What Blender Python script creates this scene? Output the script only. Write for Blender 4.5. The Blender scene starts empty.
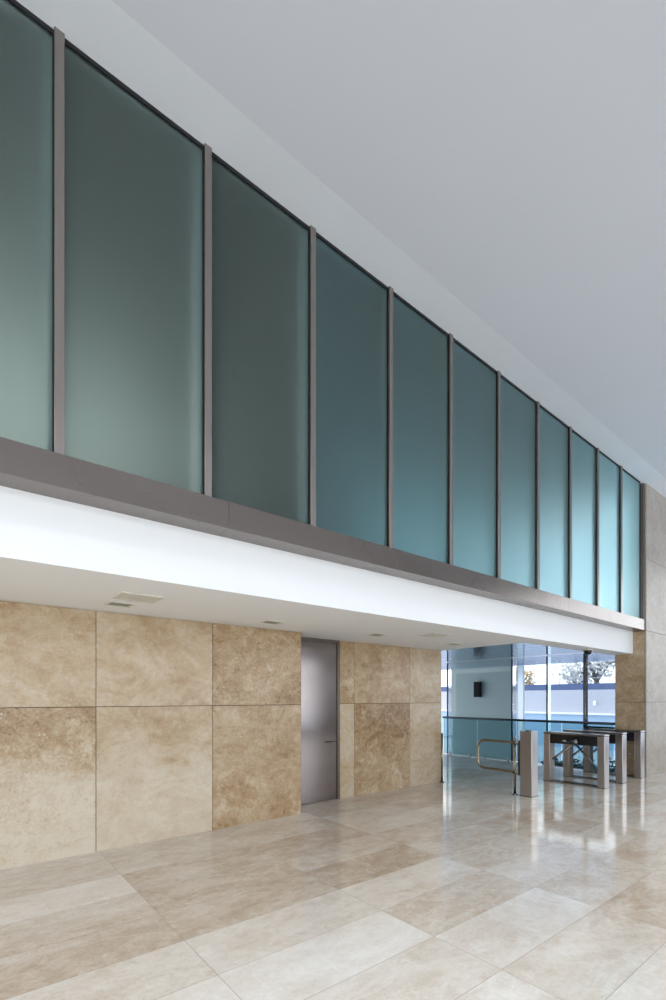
import bpy, bmesh, math, random
from mathutils import Vector, Matrix
R = math.radians
random.seed(7)
S = bpy.context.scene
COL = S.collection

# ------------------------------------------------------------------ colour / view
S.view_settings.view_transform = 'Standard'
S.view_settings.look = 'None'
S.view_settings.gamma = 1.0
S.view_settings.use_curve_mapping = False
S.view_settings.exposure = -0.24
S.cycles.use_denoising = True
S.cycles.max_bounces = 12
S.cycles.diffuse_bounces = 6
S.cycles.glossy_bounces = 5
S.cycles.transmission_bounces = 8
S.cycles.transparent_max_bounces = 16
S.cycles.sample_clamp_indirect = 6.0


def lin(r, g, b):
    def f(c):
        c /= 255.0
        return c / 12.92 if c <= 0.04045 else ((c + 0.055) / 1.055) ** 2.4
    return (f(r), f(g), f(b), 1.0)


# ------------------------------------------------------------------ mesh helpers
def add_box(bm, x0, x1, y0, y1, z0, z1, mat=0, bevel=0.0, seg=2):
    vs = [bm.verts.new(p) for p in ((x0, y0, z0), (x1, y0, z0), (x1, y1, z0), (x0, y1, z0),
                                    (x0, y0, z1), (x1, y0, z1), (x1, y1, z1), (x0, y1, z1))]
    fs = [bm.faces.new([vs[i] for i in q]) for q in
          ((0, 3, 2, 1), (4, 5, 6, 7), (0, 1, 5, 4), (1, 2, 6, 5), (2, 3, 7, 6), (3, 0, 4, 7))]
    for f in fs:
        f.material_index = mat
    if bevel > 0:
        es = set()
        for f in fs:
            es.update(f.edges)
        r = bmesh.ops.bevel(bm, geom=list(es), offset=bevel, segments=seg, affect='EDGES', profile=0.5)
        for f in r['faces']:
            f.material_index = mat
            f.smooth = True
    return fs


def add_tube(bm, pts, r, n=12, closed=False, caps=True):
    pts = [Vector(p) for p in pts]
    rings = []
    m = len(pts)
    ref = None
    for i, p in enumerate(pts):
        if closed:
            d = pts[(i + 1) % m] - pts[i - 1]
        elif i == 0:
            d = pts[1] - p
        elif i == m - 1:
            d = p - pts[-2]
        else:
            d = pts[i + 1] - pts[i - 1]
        d.normalize()
        if ref is None:
            ref = Vector((0, 0, 1)) if abs(d.z) < 0.9 else Vector((1, 0, 0))
        u = (ref - d * ref.dot(d)).normalized()
        ref = u
        v = d.cross(u)
        rad = r[i] if isinstance(r, (list, tuple)) else r
        rings.append([bm.verts.new(p + (u * math.cos(2 * math.pi * k / n) + v * math.sin(2 * math.pi * k / n)) * rad) for k in range(n)])
    for i in range(m if closed else m - 1):
        a, b = rings[i], rings[(i + 1) % m]
        for k in range(n):
            f = bm.faces.new((a[k], a[(k + 1) % n], b[(k + 1) % n], b[k]))
            f.smooth = True
    if caps and not closed:
        bm.faces.new(rings[0][::-1])
        bm.faces.new(rings[-1])


def add_lathe(bm, prof, c, n=24, axis='Z'):
    """prof: list of (radius, height) revolved about the axis through c"""
    rings = []
    for (r, h) in prof:
        ring = []
        for k in range(n):
            a = 2 * math.pi * k / n
            p = (r * math.cos(a), r * math.sin(a), h)
            if axis == 'X':
                p = (p[2], p[0], p[1])
            elif axis == 'Y':
                p = (p[1], p[2], p[0])
            ring.append(bm.verts.new((c[0] + p[0], c[1] + p[1], c[2] + p[2])))
        rings.append(ring)
    for a, b in zip(rings, rings[1:]):
        for k in range(n):
            f = bm.faces.new((a[k], a[(k + 1) % n], b[(k + 1) % n], b[k]))
            f.smooth = True
    bm.faces.new(rings[0][::-1])
    bm.faces.new(rings[-1])


def arc(c, r, a0, a1, n, plane='YZ', x=0):
    out = []
    for i in range(n + 1):
        a = R(a0 + (a1 - a0) * i / n)
        out.append((x, c[0] + r * math.cos(a), c[1] + r * math.sin(a)))
    return out


def obj(name, bm, mats, parent=None, loc=(0, 0, 0), rot=(0, 0, 0)):
    bmesh.ops.recalc_face_normals(bm, faces=bm.faces[:])
    me = bpy.data.meshes.new(name)
    bm.to_mesh(me)
    bm.free()
    for m in (mats if isinstance(mats, (list, tuple)) else [mats]):
        me.materials.append(m)
    o = bpy.data.objects.new(name, me)
    COL.objects.link(o)
    o.location = loc
    o.rotation_euler = rot
    if parent:
        o.parent = parent
    return o


def NB():
    return bmesh.new()


def boxobj(name, x0, x1, y0, y1, z0, z1, m, parent=None, bevel=0.0):
    bm = NB()
    add_box(bm, x0, x1, y0, y1, z0, z1, 0, bevel)
    return obj(name, bm, m, parent)


def struct(o):
    o['kind'] = 'structure'
    return o


def tag(o, label, cat, group=None):
    o['label'] = label
    o['category'] = cat
    if group:
        o['group'] = group
    return o


def thing(name, loc, label, cat, group=None, rz=0):
    o = bpy.data.objects.new(name, None)
    o.empty_display_size = 0.1
    COL.objects.link(o)
    o.location = loc
    o.rotation_euler = (0, 0, rz)
    return tag(o, label, cat, group) if label else o


def copy_tree(o, parent=None):
    c = o.copy()
    COL.objects.link(c)
    if parent:
        c.parent = parent
    for ch in list(o.children):
        copy_tree(ch, c)
    return c


# ------------------------------------------------------------------ materials
class NT:
    def __init__(self, name):
        self.m = bpy.data.materials.new(name)
        self.m.use_nodes = True
        self.t = self.m.node_tree
        self.t.nodes.clear()
        self.out = self.n('ShaderNodeOutputMaterial')

    def n(self, typ, **kw):
        nd = self.t.nodes.new(typ)
        for k, v in kw.items():
            setattr(nd, k, v)
        return nd

    def l(self, a, b):
        self.t.links.new(a, b)

    def math(self, op, a, b=None, clamp=False):
        nd = self.n('ShaderNodeMath', operation=op, use_clamp=clamp)
        for i, v in enumerate((a, b)):
            if v is None:
                continue
            if isinstance(v, (int, float)):
                nd.inputs[i].default_value = v
            else:
                self.l(v, nd.inputs[i])
        return nd.outputs[0]

    def vmath(self, op, a, b):
        nd = self.n('ShaderNodeVectorMath', operation=op)
        for i, v in enumerate((a, b)):
            if isinstance(v, (tuple, list)):
                nd.inputs[i].default_value = v
            else:
                self.l(v, nd.inputs[i])
        return nd.outputs[0]

    def noise(self, vec, scale, detail=4, rough=0.55, dist=0.0):
        nd = self.n('ShaderNodeTexNoise')
        nd.inputs['Scale'].default_value = scale
        nd.inputs['Detail'].default_value = detail
        nd.inputs['Roughness'].default_value = rough
        nd.inputs['Distortion'].default_value = dist
        self.l(vec, nd.inputs['Vector'])
        return nd.outputs['Fac']

    def ramp(self, fac, stops):
        nd = self.n('ShaderNodeValToRGB')
        e = nd.color_ramp.elements
        while len(e) < len(stops):
            e.new(0.5)
        for i, (p, c) in enumerate(stops):
            e[i].position = p
            e[i].color = c if len(c) == 4 else (*c, 1)
        self.l(fac, nd.inputs[0])
        return nd.outputs[0]

    def mix(self, fac, a, b, mode='MIX'):
        nd = self.n('ShaderNodeMix', data_type='RGBA', blend_type=mode)
        for s, v in ((nd.inputs[0], fac), (nd.inputs[6], a), (nd.inputs[7], b)):
            if isinstance(v, (int, float)):
                s.default_value = v
            elif isinstance(v, tuple):
                s.default_value = v
            else:
                self.l(v, s)
        return nd.outputs[2]

    def bsdf(self, **kw):
        b = self.n('ShaderNodeBsdfPrincipled')
        for k, v in kw.items():
            s = b.inputs[k.replace('_', ' ')]
            if isinstance(v, (int, float, tuple)):
                s.default_value = v
            else:
                self.l(v, s)
        self.l(b.outputs[0], self.out.inputs[0])
        return b

    def bump(self, h, strength=0.1, dist=0.01):
        nd = self.n('ShaderNodeBump')
        nd.inputs['Strength'].default_value = strength
        nd.inputs['Distance'].default_value = dist
        self.l(h, nd.inputs['Height'])
        return nd.outputs[0]

    def coords(self):
        return self.n('ShaderNodeTexCoord').outputs['Object']


def plain(name, col, rough=0.5, metal=0.0, var=0.04, scale=6.0, **kw):
    t = NT(name)
    c = t.coords()
    f = t.noise(c, scale, 5)
    a = tuple(max(0, x * (1 - var)) for x in col[:3]) + (1,)
    b = tuple(min(1, x * (1 + var)) for x in col[:3]) + (1,)
    t.bsdf(Base_Color=t.mix(f, a, b), Roughness=rough, Metallic=metal, **kw)
    return t.m


def brushed(name, col, rough=0.32, stretch=(1, 1, 60), var=0.10, aniso=0.0):
    t = NT(name)
    c = t.vmath('MULTIPLY', t.coords(), stretch)
    f = t.noise(c, 3.0, 4, 0.6)
    f2 = t.noise(t.coords(), 1.4, 3, 0.5)
    a = tuple(x * (1 - var) for x in col[:3]) + (1,)
    b = tuple(min(1, x * (1 + var)) for x in col[:3]) + (1,)
    colr = t.mix(f, a, b)
    rr = t.math('ADD', t.math('MULTIPLY', f2, 0.12), rough - 0.06)
    t.bsdf(Base_Color=colr, Metallic=1.0, Roughness=rr, Anisotropic=aniso)
    return t.m


def travertine(name, stops, rough, floor=False):
    """stone whose per-slab character comes from the mesh colour attribute
    'slab' = (tone, speckle, seed, band)"""
    t = NT(name)
    at = t.n('ShaderNodeAttribute', attribute_name='slab')
    sep = t.n('ShaderNodeSeparateColor')
    t.l(at.outputs['Color'], sep.inputs[0])
    tone, speck, seed, band = sep.outputs[0], sep.outputs[1], sep.outputs[2], at.outputs['Alpha']
    comb = t.n('ShaderNodeCombineXYZ')
    for i, k in enumerate((37.0, 53.0, 71.0)):
        t.l(t.math('MULTIPLY', seed, k), comb.inputs[i])
    c = t.vmath('ADD', t.coords(), comb.outputs[0])
    cs = t.vmath('MULTIPLY', c, (0.75, 1.35, 1.0) if floor else (0.9, 0.9, 1.3))
    big = t.noise(cs, 1.25, 5, 0.5, 0.8)
    med = t.noise(cs, 3.2, 10, 0.64 if floor else 0.7, 0.7)
    rid = t.math('ABSOLUTE', t.math('SUBTRACT', t.noise(t.vmath('ADD', cs, (7.3, 2.1, 4.4)), 2.1, 6, 0.6, 1.2), 0.5))
    vein = t.math('SUBTRACT', 1.0, t.math('MULTIPLY', rid, 11.0), clamp=True)
    fine = t.noise(c, 44.0, 3, 0.6)
    vor = t.n('ShaderNodeTexVoronoi')
    vor.inputs['Scale'].default_value = 17.0
    t.l(c, vor.inputs['Vector'])
    grain = t.noise(c, 13.0, 7, 0.68, 0.4)
    # stone tone value: 0 pale cream, 1 deep brown
    v = t.math('MULTIPLY', t.math('SUBTRACT', big, 0.5), 0.5 if floor else 0.55)
    v = t.math('ADD', v, t.math('MULTIPLY', t.math('SUBTRACT', med, 0.5), 0.5 if floor else 0.78))
    v = t.math('SUBTRACT', v, t.math('MULTIPLY', vein, 0.10))
    v = t.math('ADD', v, t.math('MULTIPLY', t.math('SUBTRACT', grain, 0.5), 0.30 if floor else 0.42))
    def step(x, a, b):
        mr = t.n('ShaderNodeMapRange')
        t.l(x, mr.inputs[0])
        mr.inputs[1].default_value, mr.inputs[2].default_value = a, b
        return mr.outputs[0]
    chips = step(t.noise(t.vmath('ADD', c, (3.1, 9.2, 5.7)), 6.5, 9, 0.7, 0.3), .555, .60)
    pits = step(t.noise(t.vmath('ADD', c, (8.4, 1.7, 6.3)), 10.0, 7, 0.66, 0.5), .60, .64)
    amt = t.math('ADD', t.math('MULTIPLY', speck, 0.12), 0.05)
    v = t.math('SUBTRACT', v, t.math('MULTIPLY', chips, amt))
    v = t.math('ADD', v, t.math('MULTIPLY', pits, amt))
    # a bed of darker stone across the upper half of the slab (local height), where the slab has one
    if not floor:
        sx = t.n('ShaderNodeSeparateXYZ')
        t.l(t.coords(), sx.inputs[0])
        bd = t.math('ADD', t.math('MULTIPLY', t.math('SUBTRACT', sx.outputs[2], 0.98), 1.7), t.math('SUBTRACT', big, 0.5))
        bd = t.math('MULTIPLY', t.math('MAXIMUM', t.math('MINIMUM', bd, 0.5), -0.5), band)
        v = t.math('ADD', v, t.math('MULTIPLY', bd, 1.0))
    sp = t.math('MULTIPLY', t.math('SUBTRACT', fine, 0.5), t.math('ADD', t.math('MULTIPLY', speck, 0.55), 0.14))
    v = t.math('ADD', v, sp)
    v = t.math('ADD', v, tone, clamp=True)
    col = t.ramp(v, stops)
    # pale calcite flecks
    fl = t.math('MULTIPLY', t.math('LESS_THAN', vor.outputs['Distance'], 0.17), t.math('GREATER_THAN', t.noise(c, 7.0, 3), 0.56))
    col = t.mix(t.math('MULTIPLY', fl, t.math('MULTIPLY', speck, 0.8)), col, stops[0][1])
    rg = t.math('ADD', t.math('MULTIPLY', med, 0.10), rough - 0.05)
    bmp = t.bump(med, 0.02, 0.01)
    t.bsdf(Base_Color=col, Roughness=rg, Normal=bmp, Specular_IOR_Level=0.5)
    return t.m


def clear_glass(name, tint, ior=1.5, rough=0.0):
    """thin sheet: tinted see-through with a Fresnel reflection"""
    t = NT(name)
    tr = t.n('ShaderNodeBsdfTransparent')
    tr.inputs[0].default_value = tint
    gl = t.n('ShaderNodeBsdfGlossy')
    gl.inputs['Roughness'].default_value = rough
    fr = t.n('ShaderNodeFresnel')
    fr.inputs[0].default_value = ior
    mx = t.n('ShaderNodeMixShader')
    t.l(fr.outputs[0], mx.inputs[0])
    t.l(tr.outputs[0], mx.inputs[1])
    t.l(gl.outputs[0], mx.inputs[2])
    t.l(mx.outputs[0], t.out.inputs[0])
    return t.m


def frosted(name):
    t = NT(name)
    f = t.noise(t.vmath('MULTIPLY', t.coords(), (1.0, 1.0, 0.5)), 1.3, 4, 0.5)
    colr = t.mix(f, lin(213, 230, 229), lin(221, 235, 234))
    b = t.n('ShaderNodeBsdfPrincipled')
    t.l(colr, b.inputs['Base Color'])
    b.inputs['Roughness'].default_value = 0.42
    b.inputs['Transmission Weight'].default_value = 1.0
    b.inputs['IOR'].default_value = 1.45
    tl = t.n('ShaderNodeBsdfTranslucent')
    tl.inputs[0].default_value = lin(190, 208, 206)
    mx = t.n('ShaderNodeMixShader')
    mx.inputs[0].default_value = 0.45
    t.l(b.outputs[0], mx.inputs[1])
    t.l(tl.outputs[0], mx.inputs[2])
    t.l(mx.outputs[0], t.out.inputs[0])
    return t.m


def emitter(name, col, s):
    t = NT(name)
    e = t.n('ShaderNodeEmission')
    e.inputs[0].default_value = col
    e.inputs[1].default_value = s
    t.l(e.outputs[0], t.out.inputs[0])
    return t.m


M_plaster = plain('white_plaster', lin(236, 239, 244), 0.85, var=0.012, scale=1.2)
M_strip = plain('ceiling_edge_lit_tone', lin(234, 240, 248), 0.8, var=0.012, scale=1.2)  # ceiling colour lightened, the strip's brighter shading put into its tone
M_ceil = plain('ceiling_paint', lin(220, 225, 234), 0.8, var=0.02, scale=0.7)
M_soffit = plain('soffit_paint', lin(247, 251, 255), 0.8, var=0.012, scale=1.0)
M_wallst = travertine('travertine_cladding', [
    (0.0, lin(214, 204, 186)), (0.28, lin(203, 188, 165)), (0.5, lin(189, 168, 138)), (0.75, lin(167, 139, 104)), (1.0, lin(124, 93, 62))], 0.22)
M_floor = travertine('polished_travertine', [
    (0.0, lin(224, 219, 212)), (0.3, lin(210, 201, 190)), (0.55, lin(192, 177, 160)), (0.8, lin(168, 148, 127)), (1.0, lin(136, 112, 90))], 0.10, floor=True)
M_pier = travertine('blue_lit_travertine', [  # blue light on the pier front put into the stone as grey
    (0.0, lin(188, 183, 175)), (0.3, lin(172, 164, 154)), (0.55, lin(156, 146, 134)), (0.8, lin(140, 127, 112)), (1.0, lin(136, 116, 96))], 0.5)
M_grout = plain('stone_joint', lin(74, 56, 42), 0.9)
M_fgrout = plain('floor_joint', lin(150, 136, 120), 0.8)
M_beam = brushed('brushed_bronze_steel', lin(134, 126, 122), 0.28, (.5, 14, 14), 0.012)
M_mull = brushed('mullion_steel', lin(158, 150, 146), 0.36, (14, 14, .5), 0.06)
M_black = plain('black_seal', lin(22, 24, 27), 0.6)
M_frost = frosted('frosted_glass')
M_door = brushed('brushed_door_steel', lin(146, 139, 139), 0.14, (60, 60, 1.2), 0.10)
M_dframe = brushed('door_frame_steel', lin(112, 104, 96), 0.35, (40, 40, 2), 0.06)
M_steel = brushed('turnstile_steel', lin(184, 178, 175), 0.30, (50, 50, 1.5), 0.06)
M_cap = brushed('turnstile_cap_steel', lin(160, 158, 160), 0.25, (2, 50, 50), 0.05)
M_hous = plain('black_housing', lin(18, 18, 20), 0.35)
M_chrome = plain('polished_steel', lin(126, 124, 121), 0.2, 1.0, 0.03)
M_tube = plain('loop_tube_steel', lin(150, 140, 118), 0.2, 1.0, 0.04)
M_dark = plain('dark_grey_metal', lin(62, 70, 78), 0.4, 0.7)
M_alu = plain('anodised_aluminium', lin(172, 182, 190), 0.35, 0.8)
M_glass = clear_glass('window_glass', lin(243, 248, 251), 1.3)
M_finm = plain('polished_aluminium', lin(244, 246, 248), 0.08, 1.0, 0.01)
_t = NT('white_translucent_sheet')
_b = _t.n('ShaderNodeBsdfTranslucent')
_b.inputs[0].default_value = (.97, .98, 1, 1)
_t.l(_b.outputs[0], _t.out.inputs[0])
M_colsheet = _t.m
M_teal = clear_glass('tinted_balustrade_glass', lin(208, 225, 228), 1.4)
M_grille = plain('grille_paint', lin(222, 222, 212), 0.5)
M_darkstone = plain('brown_stone_wall', lin(150, 142, 134), 0.5, var=.1, scale=2)
M_grilled = plain('grille_dark', lin(205, 205, 195), 0.7)
M_lens = plain('lamp_diffuser', lin(150, 156, 142), 0.35)
M_speaker = plain('speaker_black', lin(16, 17, 19), 0.55)
M_spgrill = plain('speaker_grille_cloth', lin(10, 11, 13), 0.8)
M_tealwall = plain('grey_green_render', lin(194, 206, 202), 0.7, var=0.03, scale=1.5)
M_ext = plain('exterior_render', lin(188, 190, 204), 0.8, var=0.03)
M_extlow = plain('exterior_low_wall', lin(176, 200, 226), 0.8, var=0.03)
M_extline = plain('white_coping', lin(248, 250, 252), 0.6)
M_blue = plain('blue_fence_sheet', lin(84, 100, 142), 0.6, var=0.08, scale=3.0)
M_ground = plain('pale_paving', lin(178, 190, 204), 0.8, var=0.05)
M_white = plain('white_column_paint', lin(250, 250, 250), 0.5, var=0.01)
M_bark = plain('bark', lin(110, 104, 104), 0.9, var=0.2)
M_leaf = plain('hazed_leaves', lin(186, 187, 190), 0.7, var=0.25)  # pale haze of distance put into the leaf colour
M_leaf2 = plain('autumn_leaves', lin(190, 165, 130), 0.7, var=0.3)
M_hedge = plain('hedge_leaves', lin(40, 70, 66), 0.7, var=0.4)
M_slat = brushed('glossy_blue_slats', lin(128, 160, 190), 0.12, (60, 2, 2), 0.05)
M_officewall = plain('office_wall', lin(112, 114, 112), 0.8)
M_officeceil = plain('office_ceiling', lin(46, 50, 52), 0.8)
M_officefl = plain('office_floor', lin(170, 172, 165), 0.8)
M_lamp = emitter('office_lamp_tube', (0.92, 1.0, 0.9, 1), 7.0)

# ------------------------------------------------------------------ key measures (metres)
YW, YD, XE = 5.38, 5.78, 7.335      # stone wall, recessed stretch with the door, end of the wall
ZS = 2.51                          # soffit
XP, YP, YPB = 10.93, 3.48, 4.06    # end pier
YB, YFA = 3.50, 3.72               # steel beam front, white fascia
ZB0, ZB1 = 2.967, 3.184            # steel beam
YG = 3.545                         # frosted glass
ZC = 5.94                          # top of glass
X0, X1, Y0 = -7.0, 16.0, -5.6      # hall extents
YCR = 3.16                         # ceiling crease


def set_slab(me, vals):
    """vals: per-face (tone, speckle, seed, band)"""
    a = me.color_attributes.new('slab', 'FLOAT_COLOR', 'CORNER')
    for p in me.polygons:
        for li in p.loop_indices:
            a.data[li].color = vals[p.index]


def slab_wall(name, slabs, mats, depth, axis='Y'):
    """slabs: (u0,u1,z0,z1,fixed,(tone,speck,seed,band)) stone plates; axis 'Y' -> plate faces -Y at y=fixed, 'X' -> faces -X"""
    bm = NB()
    lay = bm.faces.layers.int.new('sid')
    g = 0.0035
    for i, (u0, u1, z0, z1, f, _v) in enumerate(slabs):
        gb = g if z0 > 0.01 else 0
        if axis == 'Y':
            fs = add_box(bm, u0 + g, u1 - g, f, f + 0.03, z0 + gb, z1 - g)
        else:
            fs = add_box(bm, f, f + 0.03, u0 + g, u1 - g, z0 + gb, z1 - g)
        for q in fs:
            q[lay] = i + 1
    # backing
    for b in depth:
        fs = add_box(bm, *b)
        for q in fs:
            q.material_index = 1
    ids = None
    bmesh.ops.recalc_face_normals(bm, faces=bm.faces[:])
    bm.faces.index_update()
    ids = [f[lay] for f in bm.faces]
    o = obj(name, bm, mats)
    set_slab(o.data, [slabs[i - 1][5] if i else (0.5, 0, 0, 0) for i in ids])
    return struct(o)


# ------------------------------------------------------------------ floor: polished slabs 1.325 x 0.5
def build_floor():
    bm = NB()
    g = 0.0016
    vals = []
    tones = {}
    # (column, row) of slabs whose tone reads clearly in the photograph; column 0 starts at X=1.2, row 0 at Y=2.55
    known = {(-1, 4): .38, (-1, 3): .12, (-1, 2): .46, (-1, 1): .55, (-1, 0): .26, (-1, -1): .12, (-2, 3): .2, (-2, 2): .4, (-2, 1): .45,
             (0, 5): .40, (0, 4): .35, (0, 3): .52, (0, 2): .56, (0, 1): .60, (0, 0): .26, (0, -1): .14, (0, -2): .30, (0, -3): .2,
             (1, 4): .48, (1, 3): .60, (1, 2): .50, (1, 1): .72, (1, 0): .30, (1, -1): .46, (1, -2): .24, (1, -3): .42,
             (2, 2): .55, (2, 1): .46, (2, 0): .42, (2, -1): .34, (2, -2): .40, (2, -3): .62, (2, -4): .3, (1, -4): .2,
             (3, 0): .5, (3, 1): .58, (3, 2): .48, (3, -1): .42, (3, -2): .5}
    rnd = random.Random(5)
    cols = range(-7, 9)
    rows = range(-21, 21)
    xs_end = 11.0
    for i in cols:
        for j in rows:
            x0, x1 = 1.2 + 1.325 * i, 1.2 + 1.325 * (i + 1)
            y0, y1 = 2.55 + 0.5 * j, 2.55 + 0.5 * (j + 1)
            if y0 >= 12.5 or x0 >= 16.5:
                continue
            if y0 > 5.9 and x1 < 7.2:
                continue
            x1c = x1
            if x1 > xs_end and y1 > 3.6:
                x1c = xs_end
                if x0 >= xs_end:
                    continue
            vs = [bm.verts.new(p) for p in ((x0 + g, y0 + g, 0), (x1c - g, y0 + g, 0), (x1c - g, y1 - g, 0), (x0 + g, y1 - g, 0))]
            bm.faces.new(vs)
            tone = .12 + .82 * known.get((i, j), rnd.uniform(.28, .55))
            vals.append((tone, rnd.uniform(.1, .4), rnd.random(), 0))
    n = len(vals)
    for (a, b, c, d) in ((X0 - .8, 16.6, -8.2, 3.6), (X0 - .8, 11.0, 3.6, 12.6)):
        fs = add_box(bm, a, b, c, d, -0.3, -0.0012)
        for f in fs:
            f.material_index = 1
            vals.append((.5, 0, 0, 0))
    bm.faces.index_update()
    me = bpy.data.meshes.new('floor')
    bm.to_mesh(me)
    bm.free()
    me.materials.append(M_floor)
    me.materials.append(M_fgrout)
    set_slab(me, vals)
    o = bpy.data.objects.new('floor', me)
    COL.objects.link(o)
    struct(o)


build_floor()

# ------------------------------------------------------------------ stone walls
ZJ = 1.508
P = []
for (a, b, top, bot) in (
        (-7.0, -2.72, (.4, .3, .31, 0), (.35, .3, .77, 0)),
        (-2.72, -1.42, (.4, .3, .41, 0), (.35, .3, .17, 0)),
        (-1.42, -0.12, (.42, .4, .51, 0), (.3, .4, .27, 0)),
        (-0.12, 1.174, (.52, .45, .13, 0.1), (.46, 1.0, .62, .65)),
        (1.174, 2.466, (.55, .3, .37, -0.1), (.40, .25, .83, .3)),
        (2.466, 3.769, (.74, .9, .55, 0), (.68, .55, .21, -.1))):
    P.append((a, b, ZJ, ZS, YW, top))
    P.append((a, b, 0, ZJ, YW, bot))
slab_wall('wall_back', P, [M_wallst, M_grout], [(-7.0, 3.766, YW + .02, YW + .3, 0, ZS)])
P = []
for (a, b, top, bot) in (
        (4.80, 5.104, (.72, .6, .45, 0), (.42, .15, .15, 0)),
        (5.104, 6.436, (.66, .45, .72, 0), (.76, 1.0, .92, .15)),
        (6.436, XE, (.56, .3, .11, 0), (.46, .2, .66, 0))):
    P.append((a, b, ZJ, ZS, YD, top))
    P.append((a, b, 0, ZJ, YD, bot))
slab_wall('wall_recess', P, [M_wallst, M_grout], [(4.80, XE - .003, YD + .02, YD + .2, 0, ZS), (XE - .2, XE - .003, YD + .2, 11.0, 0, ZS)])
# side of the left block that faces the door
boxobj('trim_1', 3.766, 3.772, YW + .001, YD + .2, 0, ZS, M_dframe)['kind'] = 'structure'
# end pier
P = []
zz = [0, 1.515, 2.965, 4.42, 6.2]
k = 0
for z0, z1 in zip(zz, zz[1:]):
    for (a, b) in ((XP, 12.12), (12.12, 13.0)):
        k += 1
        P.append((a, b, z0, z1, YP, ((.36, .22, .36, .26, .3, .3, .3, .3)[k - 1], .2, (.37 * k) % 1, 0)))
pier = slab_wall('wall_right', P, [M_pier, M_grout], [(XP + .02, 13.0, YP + .02, YPB - .01, 0, 6.2)])
P = []
for z0, z1 in zip(zz, zz[1:]):
    k += 1
    P.append((YP + .031, YPB, z0, z1, XP, (.62, .6, (.37 * k) % 1, 0)))
slab_wall('wall_pier_side', P, [M_wallst, M_grout], [], 'X')

# ------------------------------------------------------------------ soffit block, fascia and beam
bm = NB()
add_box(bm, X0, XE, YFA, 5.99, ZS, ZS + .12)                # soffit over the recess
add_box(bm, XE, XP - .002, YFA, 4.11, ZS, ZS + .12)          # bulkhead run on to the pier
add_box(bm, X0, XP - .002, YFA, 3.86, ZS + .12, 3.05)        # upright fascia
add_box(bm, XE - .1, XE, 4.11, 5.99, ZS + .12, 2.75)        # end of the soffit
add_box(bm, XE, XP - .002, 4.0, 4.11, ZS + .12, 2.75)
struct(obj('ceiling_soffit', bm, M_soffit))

bm = NB()
seams = [X0, -4.136, -2.176, -.216, 1.744, 3.704, 5.664, 7.624, 9.2, XP - .002]
for a, b in zip(seams, seams[1:]):
    add_box(bm, a + .001, b - .001, YB, YB + .235, ZB0, ZB1, 0, 0.0015, 1)
add_box(bm, X0, XP - .002, YB + .006, YB + .23, ZB0 + .006, ZB1 - .006, 1)
o = struct(obj('trim_2', bm, [M_beam, M_black]))

# ------------------------------------------------------------------ frosted clerestory: one window per bay
XM = [0.55 + 1.0255 * i for i in range(-7, 11)]
for i in range(len(XM) - 1):
    a, b = XM[i], XM[i + 1]
    w = thing('window_%d' % (i + 1), (a, YG, ZB1), None, None)
    struct(w)
    w0 = (a, YG, ZB1)

    def loc(bmx):
        bmesh.ops.translate(bmx, verts=bmx.verts[:], vec=(-w0[0], -w0[1], -w0[2]))
        return bmx
    bm = NB()
    add_box(bm, a + .03, b - .034, YG, YG + .010, ZB1, ZC - .02)
    obj('pane', loc(bm), M_frost, w)
    if i < len(XM) - 2:
        bm = NB()
        add_box(bm, b - .030, b + .030, YB + .012, YG + .03, ZB1 - .002, ZC + .004, 0, .003, 1)
        obj('mullion', loc(bm), M_mull, w)
    bm = NB()                                                  # black setting seals round the pane
    add_box(bm, a + .03, b - .03, YG - .012, YG + .02, ZC - .028, ZC)
    add_box(bm, b - .036, b - .030, YG - .012, YG + .012, ZB1, ZC - .028)
    add_box(bm, a + .030, a + .033, YG - .004, YG + .012, ZB1, ZC - .028)
    obj('seal', loc(bm), M_black, w)
    bm = NB()                                                  # pale post added behind the glass to lighten the pane edge
    add_box(bm, b - .07, b - .01, YG + .035, YG + (.14 if b < 2.7 else .07), ZB1, ZC - .03, 0, .004, 1)
    obj('edge_glow_post', loc(bm), M_plaster, w)
boxobj('trim_3', XP - .060, XP - .004, YB + .012, YG + .06, ZB1 - .002, ZC, M_mull)['kind'] = 'structure'

# ------------------------------------------------------------------ main ceiling
bm = NB()
add_box(bm, X0 - .3, 16.3, YCR, 3.62, ZC, ZC + .3)
obj_strip = struct(obj('ceiling_edge', bm, M_strip))
bm = NB()
rise = 0.45
v = [bm.verts.new(p) for p in ((X0 - .3, YCR, ZC), (16.3, YCR, ZC), (16.3, Y0 - .3, ZC + rise), (X0 - .3, Y0 - .3, ZC + rise),
                               (X0 - .3, YCR, ZC + .3), (16.3, YCR, ZC + .3), (16.3, Y0 - .3, ZC + rise + .3), (X0 - .3, Y0 - .3, ZC + rise + .3))]
for q in ((0, 1, 2, 3), (7, 6, 5, 4), (0, 4, 5, 1), (1, 5, 6, 2), (2, 6, 7, 3), (3, 7, 4, 0)):
    bm.faces.new([v[i] for i in q])
struct(obj('ceiling', bm, M_ceil))

# ------------------------------------------------------------------ upper office behind the frosted glass
bm = NB()
add_box(bm, X0, XP, 3.87, 8.0, 3.02, 3.12)
struct(obj('floor_upper', bm, M_officefl))
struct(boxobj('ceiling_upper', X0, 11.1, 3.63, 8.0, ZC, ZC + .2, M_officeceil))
struct(boxobj('wall_light_stop', 2.58, 2.66, 3.70, 6.3, 3.12, ZC, M_officewall))  # added divider that keeps blue daylight off the left panes
struct(boxobj('wall_upper', X0, 11.1, 6.3, 6.5, 3.12, ZC, M_officewall))

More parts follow.
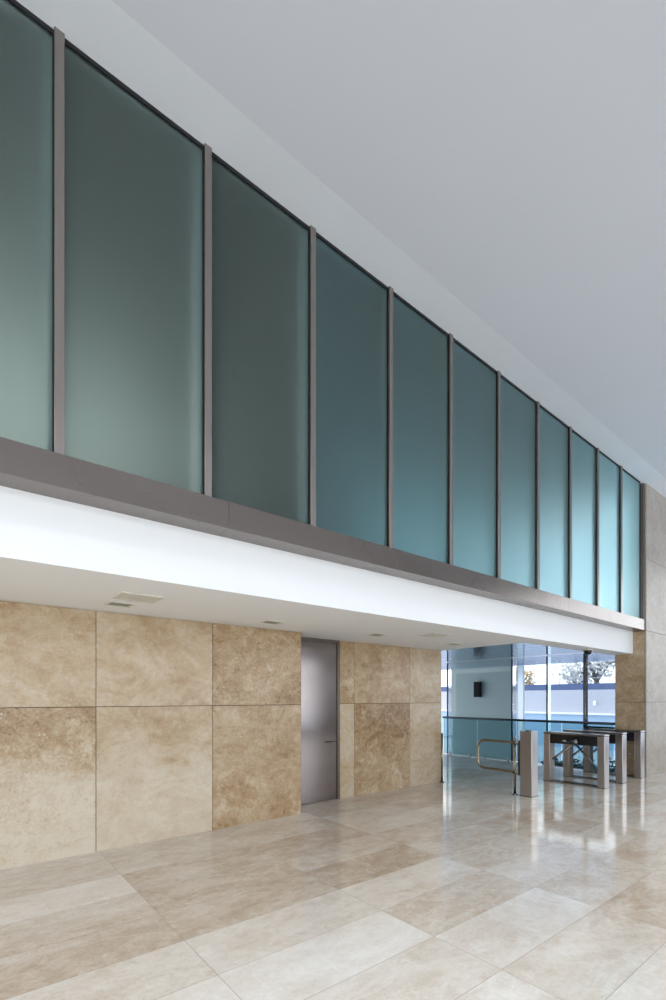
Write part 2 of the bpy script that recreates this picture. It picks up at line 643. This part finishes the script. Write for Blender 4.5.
# ------------------------------------------------------------------ outer walls of the hall (beside and behind the camera)
bm = NB()
add_box(bm, X0 - .3, X0, Y0, -3.1, 0, 6.5)
add_box(bm, X0 - .3, X0, 3.1, 8.0, 0, 6.5)
add_box(bm, X0 - .3, X0, -3.1, 3.1, 3.3, 6.5)
add_box(bm, X0 - .3, X0, -3.1, 3.1, 0, .2)
struct(obj('wall_left', bm, M_darkstone))
bm = NB()
for y in (-3.05, -1.0, 1.0, 3.05):
    add_box(bm, X0 - .12, X0 - .02, y - .05, y + .05, .2, 3.3)
struct(obj('window_32', bm, M_dark))  # unseen window frame added for the left fill lamp
bm = NB()
add_box(bm, X0, 16.0, Y0 - .2, Y0, 5.2, 6.7)
add_box(bm, X0, 16.0, Y0 - .2, Y0, 0, .25)
add_box(bm, 13.0, 16.0, Y0 - .2, Y0, .25, 5.2)
add_box(bm, X0, 13.0, Y0 - .2, Y0, 3.3, 4.0)
struct(obj('wall_front', bm, M_darkstone))
nw = 8
wx = [X0 + (13.0 - X0) * i / nw for i in range(nw + 1)]
bm = NB()
for x in wx:
    add_box(bm, x - .05, x + .05, Y0 - .12, Y0 - .02, .25, 5.2)
add_box(bm, X0, 13.0, Y0 - .12, Y0 - .02, 2.4, 2.46)
struct(obj('window_30', bm, M_dark))
bm = NB()
add_box(bm, 16.0, 16.2, Y0, 3.45, 0, .2)
add_box(bm, 16.0, 16.2, Y0, 3.45, 5.3, 6.7)
for y in (-5.5, -3.3, -1.1, 1.2, 3.4):
    add_box(bm, 16.02, 16.14, y - .05, y + .05, .2, 5.3)
struct(obj('window_31', bm, M_dark))

# ------------------------------------------------------------------ steel door
d = thing('door_1', (3.85, YD, 0), None, None)
struct(d)
bm = NB()
add_box(bm, 0, .893, .012, .055, .008, 2.455, 0, .002, 1)
leaf = obj('leaf', bm, M_door, d)
bm = NB()
add_box(bm, -.075, -.003, 0, .09, 0, ZS)
add_box(bm, .897, .945, -.005, .09, 0, ZS)
add_box(bm, -.003, .897, 0, .09, 2.459, ZS)
obj('frame', bm, M_dframe, d)
bm = NB()
add_tube(bm, [(.835, .013, .91), (.835, .005, .91)], .026, 18)
add_tube(bm, [(.835, .006, .91), (.835, -.055, .91)], .011)
add_tube(bm, [(.842, -.055, .91), (.79, -.06, .91), (.715, -.055, .906)], .011)
obj('handle', bm, M_chrome, leaf)

# ------------------------------------------------------------------ fittings in the soffit
def downlight(label, x, y):
    t = thing('recessed_downlight', (x, y, ZS), label, 'ceiling light', 'downlights in the soffit')
    return t


labels = ['square recessed downlight beside the larger air grille above the left stone slabs',
          'square recessed downlight between the middle stone slabs and the steel door top',
          'square recessed downlight just past the steel door, above the right stone stretch',
          'square recessed downlight nearest the end of the soffit by the glazed entrance']
labels[1] = 'square recessed downlight alone in the soffit just left of the steel door'
proto = thing('recessed_downlight', (1.273, 4.87, ZS), labels[0], 'ceiling light', 'recessed downlights in the soffit')
bm = NB()
for (a, b, c, e) in ((-.115, .115, -.105, -.085), (-.115, .115, .085, .105), (-.115, -.09, -.085, .085), (.09, .115, -.085, .085)):
    add_box(bm, a, b, c, e, -.008, .0)
obj('trim_ring', bm, M_grille, proto)
bm = NB()
add_box(bm, -.09, .09, -.085, .085, -.0035, 0)
for i in range(6):
    y = -.07 + i * .028
    add_box(bm, -.088, .088, y - .0015, y + .0015, -.0055, -.0035)
obj('diffuser', bm, M_lens, proto)
for lb, x, y in zip(labels[1:], (2.99, 4.75, 6.58), (4.88, 4.90, 4.93)):
    c = copy_tree(proto)
    c.location = (x, y, ZS)
    c['label'] = lb


def grille(label, x, y, w, h, dark):
    g = thing('air_grille', (x, y, ZS), label, 'air vent', 'air grilles in the soffit')
    bm = NB()
    for (a, b, c, e) in ((-w, w, -h, -h + .025), (-w, w, h - .025, h), (-w, -w + .025, -h + .025, h - .025), (w - .025, w, -h + .025, h - .025)):
        add_box(bm, a, b, c, e, -.010, 0)
    obj('frame', bm, M_grille, g)
    bm = NB()
    add_box(bm, -w + .025, w - .025, -h + .025, h - .025, -.001, 0)
    obj('duct', bm, M_grilled, g)
    bm = NB()
    n = 9
    for i in range(n):
        yy = -h + .035 + (2 * h - .07) * i / (n - 1)
        add_box(bm, -w + .025, w - .025, yy - .0105, yy + .0105, -.008, -.005)
    obj('louvres', bm, dark, g)
    return g


grille('large square air grille in the soffit above the left stone slabs', 1.32, 4.44, .18, .16, M_grille)
grille('square air grille in the soffit past the steel door, nearer the fascia', 5.43, 4.41, .18, .16, M_grille)

# dome camera under the bulkhead
t = thing('mounted_dome_camera', (9.25, 3.90, ZS + .002), 'small black dome camera hanging under the white bulkhead before the pier', 'security camera')
bm = NB()
add_lathe(bm, [(.085, 0), (.085, -.02), (.078, -.028)], (0, 0, 0), 24)
obj('collar', bm, M_grille, t)
bm = NB()
add_lathe(bm, [(.07, -.028), (.069, -.05), (.058, -.08), (.034, -.1), (.008, -.106)], (0, 0, 0), 24)
obj('dome', bm, M_hous, t)

# ------------------------------------------------------------------ turnstiles
def make_turnstile():
    L, W, H = 1.10, .20, .95
    r = thing('tripod_turnstile', (0, 0, 0), 'x', 'turnstile', 'tripod turnstiles in the entrance')
    for y in (0.0, L - .12):
        bm = NB()
        add_box(bm, 0, W, y, y + .12, 0, H - .04, 0, .006, 2)
        lg = obj('leg', bm, M_steel, r)
        bm = NB()
        add_box(bm, -.006, W + .006, y - .006, y + .126, 0, .012, 0, .002, 1)
        obj('foot_plate', bm, M_chrome, lg)
    bm = NB()
    add_box(bm, -.006, W + .006, -.008, L + .008, H - .04, H, 0, .012, 3)
    tp = obj('top', bm, M_cap, r)
    bm = NB()
    add_box(bm, .05, W - .05, .04, .10, H - .001, H + .004, 0, .001, 1)
    obj('card_reader', bm, M_hous, tp)
    bm = NB()
    add_box(bm, .05, W - .05, L - .10, L - .04, H - .001, H + .004, 0, .001, 1)
    obj('card_reader', bm, M_hous, tp)
    bm = NB()
    add_box(bm, .012, W - .012, .12, L - .12, H - .215, H - .04, 0, .004, 1)
    hs = obj('housing', bm, M_hous, r)
    bm = NB()
    add_box(bm, .02, .05, .12, L - .12, 0.004, .024, 0, .002, 1)
    add_box(bm, W - .05, W - .02, .12, L - .12, 0.004, .024, 0, .002, 1)
    obj('base_rail', bm, M_chrome, r)
    yc, zc = .50, .80
    bm = NB()
    ax = Vector((-1, 0, -.75)).normalized()
    # tilted hub
    c0 = Vector((.02, yc, zc + .015))
    add_tube(bm, [c0, c0 + ax * .05, c0 + ax * .085, c0 + ax * .10], [.065, .065, .052, .02], 20)
    hub = obj('hub', bm, M_chrome, r)
    hc = c0 + ax * .06
    for e in ((-.50, yc, zc + .04), (-.14, yc + .36, zc - .35), (-.14, yc - .35, zc - .35)):
        e = Vector(e)
        d_ = (e - hc).normalized()
        bm = NB()
        add_tube(bm, [hc + d_ * .03, e - d_ * .012, e - d_ * .004, e], [.019, .019, .016, .008], 14)
        obj('arm', bm, M_chrome, hub)
    return r


ts = make_turnstile()
tl = ['steel tripod turnstile nearest the square post, standing clear in front of the others',
      'middle steel tripod turnstile standing between the nearest one and the pier one',
      'steel tripod turnstile standing against the brown side of the stone pier']
for i, x in enumerate((8.94, 9.74, 10.67)):
    o = ts if i == 0 else copy_tree(ts)
    o.location = (x, 3.49, 0)
    o['label'] = tl[i]

# square steel control post
t = thing('control_post', (7.25, 3.92, 0), 'square grey steel post with a small black reader on top', 'post')
bm = NB()
add_box(bm, 0, .20, 0, .20, .0, 1.06, 0, .005, 2)
obj('body', bm, M_steel, t)
bm = NB()
add_box(bm, .03, .12, .06, .12, 1.06, 1.075, 0, .003, 1)
obj('card_reader', bm, M_hous, t)
bm = NB()
add_box(bm, -.008, .208, -.008, .208, 0, .012, 0, .002, 1)
obj('base_plate', bm, M_chrome, t)

# swing gate loop on its pole
t = thing('swing_gate', (7.26, 4.215, 0), 'steel loop swing gate on a thin pole beside the square post', 'gate')
bm = NB()
add_tube(bm, [(0, 0, .01), (0, 0, .93)], .022, 16)
add_lathe(bm, [(.022, .93), (.024, .935), (.02, .95), (.004, .956)], (0, 0, 0), 16)
obj('pole', bm, M_tube, t)
bm = NB()
add_lathe(bm, [(.055, 0), (.055, .008), (.03, .014), (.026, .03)], (0, 0, 0), 20)
obj('base_flange', bm, M_chrome, t)
bm = NB()
rr = .13
pts = [(0, -.07, .865), (0, .03, .865)]
pts += [(0, .70 - rr, .865)]
pts += arc((.70 - rr, .865 - rr), rr, 90, 0, 8)[1:]
pts += arc((.70 - rr, .38 + rr), rr, 0, -90, 8)
pts += [(0, .03, .38), (0, -.07, .38)]
add_tube(bm, pts, .021, 14)
obj('loop', bm, M_tube, t)
for z in (.865, .38):
    bm = NB()
    add_box(bm, -.032, .032, -.032, .032, z - .035, z + .035, 0, .008, 2)
    obj('clamp', bm, M_chrome, t)
bm = NB()
add_box(bm, -.018, .018, -.092, -.062, .33, .90, 0, .003, 1)
obj('hinge_plate', bm, M_dark, t)

# stop post at the end of the stone wall
t = thing('stop_post', (7.25, 5.70, 0), 'thin steel stop post standing at the end of the stone wall', 'post')
bm = NB()
add_tube(bm, [(0, 0, .01), (0, 0, .92)], .02, 14)
add_lathe(bm, [(.02, .92), (.02, .93), (.004, .938)], (0, 0, 0), 14)
obj('pole', bm, M_tube, t)
bm = NB()
add_lathe(bm, [(.05, 0), (.05, .008), (.028, .014), (.024, .03)], (0, 0, 0), 18)
obj('base_flange', bm, M_chrome, t)

# ------------------------------------------------------------------ glazed entrance wall at X = 11
XG = 11.08
YM = [4.07, 4.74, 5.59, 6.50, 8.50]
for i in range(4):
    a, b = YM[i], YM[i + 1]
    w = thing('window_%d' % (40 + i), (XG, a, 0), None, None)
    struct(w)
    bm = NB()
    add_box(bm, -.004, .004, .03, b - a - .03, .0, 2.6)
    obj('pane', bm, M_glass, w)
    bm = NB()
    add_box(bm, -.03, -.002, b - a - .008, b - a + .02, 0, 2.6, 0, .003, 1)
    obj('mullion', bm, M_dark, w)
    bm = NB()
    add_box(bm, .006, .15, b - a - .008, b - a + .02, 0, 2.6, 0, .003, 1)
    obj('sky_mirror_fin', bm, M_finm, w)  # mirror fin added so the mullion edge shines white with sky
    if i == 0:
        bm = NB()
        add_box(bm, -.035, -.008, .03, b - a - .03, .93, .975, 0, .003, 1)
        obj('transom', bm, M_dark, w)

# balustrade: handrail, tinted sheets and clamps
t = thing('glass_balustrade', (10.99, 4.08, 0), 'tinted glass balustrade with dark handrail along the glazed entrance wall', 'balustrade')
bm = NB()
add_tube(bm, [(0, .0, 1.05), (0, 4.52, 1.05)], .028, 14)
obj('handrail', bm, M_dark, t)
ys = [0.02, 1.13, 2.26, 3.39, 4.50]
for a, b in zip(ys, ys[1:]):
    bm = NB()
    add_box(bm, -.005, .005, a + .01, b - .01, .03, 1.022)
    gp = obj('glass_sheet', bm, M_teal, t)
    for y in (a + .22, b - .22):
        bm = NB()
        add_box(bm, -.03, .03, y - .035, y + .035, 0.0, .07, 0, .006, 2)
        obj('clamp', bm, M_alu, gp)

# ------------------------------------------------------------------ entrance ceiling: glossy blue slats running out as a canopy
bm = NB()
x = XE + .01
while x < 14.0:
    add_box(bm, x, x + .42, 4.12, 13.5, 2.62, 2.65, 0, .006, 1)
    x += .45
add_box(bm, XE + .01, 14.05, 4.12, 13.5, 2.652, 2.75, 1)
struct(obj('ceiling_entrance', bm, [M_slat, M_dark]))

# ------------------------------------------------------------------ outside the entrance
struct(boxobj('ground_outside', 11.0, 60, -30, 60, -.7, -.5, M_ground))
struct(boxobj('wall_outside', 14.0, 14.25, 8.22, 10.72, -.5, 2.62, M_tealwall))
# loudspeaker on that wall
t = thing('wall_loudspeaker', (13.999, 9.42, 1.63), 'black box loudspeaker mounted on the grey green wall beyond the glass', 'loudspeaker')
bm = NB()
add_box(bm, -.20, -.03, -.105, .105, 0, .52, 0, .012, 2)
obj('cabinet', bm, M_speaker, t)
bm = NB()
add_box(bm, -.208, -.199, -.093, .093, .015, .505, 0, .004, 1)
obj('grille', bm, M_spgrill, t)
bm = NB()
add_box(bm, -.03, 0, -.05, .05, .18, .34)
obj('bracket', bm, M_dark, t)

# white column outside, put in as a translucent sheet that glows with skylight
t = thing('column_glow_sheet', (13.4, 7.48, -.5), 'narrow tall white column, put in as a glowing sheet, outside the glass beside the grey wall', 'column')
bm = NB()
add_box(bm, 0, .02, .012, .213, .02, 3.10)
obj('panel', bm, M_colsheet, t)
bm = NB()
for y in (0, .213):
    add_box(bm, -.006, .026, y, y + .012, 0, 3.115)
obj('edge_profile', bm, M_white, t)

# boundary wall with coping and blue fence
bm = NB()
add_box(bm, 21.0, 21.25, -6, 30, .97, 1.95)
struct(obj('wall_boundary', bm, M_ext))
bm = NB()
add_box(bm, 20.7, 21.3, -6, 30, -.5, .9)
struct(obj('wall_low', bm, M_extlow))
bm = NB()
add_box(bm, 20.6, 21.3, -6, 30, .9, .97)
struct(obj('trim_4', bm, M_extline))
t = thing('sheet_fence', (21.12, 0, 1.95), 'dark blue sheet fence along the top of the pale boundary wall', 'fence')
bm = NB()
add_box(bm, -.03, .03, -5.9, 29.9, 0, .27)
obj('sheeting', bm, M_blue, t)
bm = NB()
for k in range(30):
    y = -5.5 + 1.2 * k
    add_box(bm, -.02, .02, y - .02, y + .02, .27, .50)
add_box(bm, -.015, .015, -5.9, 29.9, .49, .51)
obj('top_rail', bm, M_ext, t)
# small lamp on the boundary wall
t = thing('wall_lamp', (20.99, 8.55, 1.28), 'tiny white lamp on the pale boundary wall outside', 'lamp')
bm = NB()
add_lathe(bm, [(.05, 0), (.06, .04), (.06, .16), (.03, .2)], (-.06, 0, 0), 14)
obj('shade', bm, M_white, t)
bm = NB()
add_box(bm, -.01, .01, -.04, .04, .05, .15)
obj('back_plate', bm, M_alu, t)


def leaf_cloud(bm, c, rad, n, rnd, size=.12):
    for _ in range(n):
        d_ = Vector((rnd.gauss(0, 1), rnd.gauss(0, 1), rnd.gauss(0, .8))).normalized() * rad * rnd.random() ** .4
        p = Vector(c) + d_
        u = Vector((rnd.gauss(0, 1), rnd.gauss(0, 1), rnd.gauss(0, 1))).normalized()
        v_ = u.orthogonal().normalized()
        s = size * rnd.uniform(.6, 1.3)
        q = [bm.verts.new(p + u * s), bm.verts.new(p + v_ * s * .5), bm.verts.new(p - u * s), bm.verts.new(p - v_ * s * .5)]
        bm.faces.new(q)


def tree(x, y, h, lean, seed, leafm, label, spread, n):
    rnd = random.Random(seed)
    t = thing('leafy_tree', (x, y, -.5), label, 'tree', 'trees beyond the boundary wall')
    bm = NB()
    top = Vector((0, lean, h * .55))
    add_tube(bm, [(0, 0, 0), (0, lean * .4, h * .3), top], [.2, .16, .12], 10)
    tips = []
    for k in range(7):
        a = 2 * math.pi * k / 7 + rnd.random()
        e = top + Vector((math.cos(a) * spread * .8, math.sin(a) * spread * .8, h * rnd.uniform(.05, .4)))
        add_tube(bm, [top, (top + e) / 2 + Vector((0, 0, .2)), e], [.09, .06, .025], 8)
        tips.append(e)
    obj('trunk', bm, M_bark, t)
    bm = NB()
    for e in tips + [top + Vector((0, 0, h * .3))]:
        leaf_cloud(bm, e, spread * .55, n, rnd, .14)
    obj('foliage', bm, leafm, t)


tree(25.5, 10.8, 5.4, -.5, 3, M_leaf, 'grey green leafy tree with leaning trunk seen through the panes by the pier', 1.3, 120)
tree(27.0, 15.2, 4.2, .2, 5, M_leaf2, 'small tan leaved tree seen just right of the white column', .8, 70)
tree(29.0, 12.6, 4.6, .3, 9, M_leaf, 'thin grey green tree between the tan tree and the leaning one', 1.1, 45)

# low planting outside the glass
t = tag(obj('clipped_hedge', (lambda b: (add_box(b, 12.2, 12.6, 4.35, 6.3, -.5, -.12), [leaf_cloud(b, (12.4, 4.35 + .065 * k, -.1), .22, 14, random.Random(k), .05) for k in range(30)], b)[2])(NB()), M_hedge),
        'low dark hedge outside the glass behind the turnstiles', 'hedge')

# ------------------------------------------------------------------ lights
def area(name, loc, rot, sx, sy, power, col):
    l = bpy.data.lights.new(name, 'AREA')
    l.shape = 'RECTANGLE'
    l.size, l.size_y = sx, sy
    l.energy = power
    l.color = col
    o = bpy.data.objects.new(name, l)
    COL.objects.link(o)
    o.location = loc
    o.rotation_euler = rot
    return o


# daylight through the front glazing, through the right-hand glazing and into the upper office, plus added fill lamps
area('daylight_front', (-2.8, Y0 - .25, 1.75), (R(90), 0, 0), 8.0, 3.0, 100, (.88, .94, 1.0))
area('daylight_front_far', (7.1, Y0 - .25, 1.75), (R(90), 0, 0), 11.5, 3.0, 60, (.86, .93, 1.0))
area('blue_fill_high', (.5, Y0 - .25, 4.6), (R(90), 0, 0), 14.0, 1.1, 56, (.66, .81, 1.0))  # added blue lamp behind an added strip opening, cools the ceiling
area('daylight_right', (16.3, .4, 2.75), (R(90), 0, R(90)), 5.6, 5.0, 115, (.76, .88, 1.0))
area('fill_left', (X0 - .2, 0.0, 1.75), (R(90), 0, R(-90)), 6.0, 2.9, 75, (.88, .94, 1.0))  # lamp added at the left end to brighten the pier side
area('daylight_office', (11.05, 5.0, 4.5), (R(90), 0, R(90)), 2.4, 2.6, 95, (.40, .74, .97))
area('pane_fill', (-2.3, 4.45, 3.22), (R(125), 0, R(180)), 7.0, .2, 60, (1.0, .95, .90))  # unseen low strip added to brighten the bottoms of the left panes
area('pane_fill_far', (6.9, 4.45, 3.22), (R(125), 0, R(180)), 7.4, .2, 34, (.40, .76, .96))  # unseen blue strip added to tint and lift the right panes
for lx, ly, pw in ((-3.5, .6, 52), (-.8, .6, 46), (1.9, .6, 36), (4.8, .9, 24), (7.2, 1.4, 18), (-3.5, -1.8, 38), (-.8, -1.8, 34), (1.9, -1.8, 26), (4.8, -1.8, 18), (7.6, -1.8, 15)):
    area('hall_fill', (lx, ly, 5.9), (R(7), 0, 0), .5, .5, pw * .76, (.84, .92, 1.0)).data.spread = R(90)  # unseen lamps added so the floor bounces light up to the soffit

# ------------------------------------------------------------------ sky
wd = bpy.data.worlds.new('sky')
S.world = wd
wd.use_nodes = True
nt = wd.node_tree
nt.nodes.clear()
out = nt.nodes.new('ShaderNodeOutputWorld')
bg = nt.nodes.new('ShaderNodeBackground')
bg.inputs[0].default_value = (.94, .97, 1.0, 1)
bg.inputs[1].default_value = 2.8
nt.links.new(bg.outputs[0], out.inputs[0])

# ------------------------------------------------------------------ camera: level, rising front
cam = bpy.data.cameras.new('camera')
cam.sensor_fit = 'AUTO'
cam.sensor_width = 36
cam.lens = 36 * .474
cam.shift_y = .198
cam.clip_start = .05
cam.clip_end = 200
co = bpy.data.objects.new('camera', cam)
COL.objects.link(co)
co.location = (0, 0, 1.6)
co.rotation_euler = (R(90), 0, -math.atan2(.6276, .7785))
S.camera = co
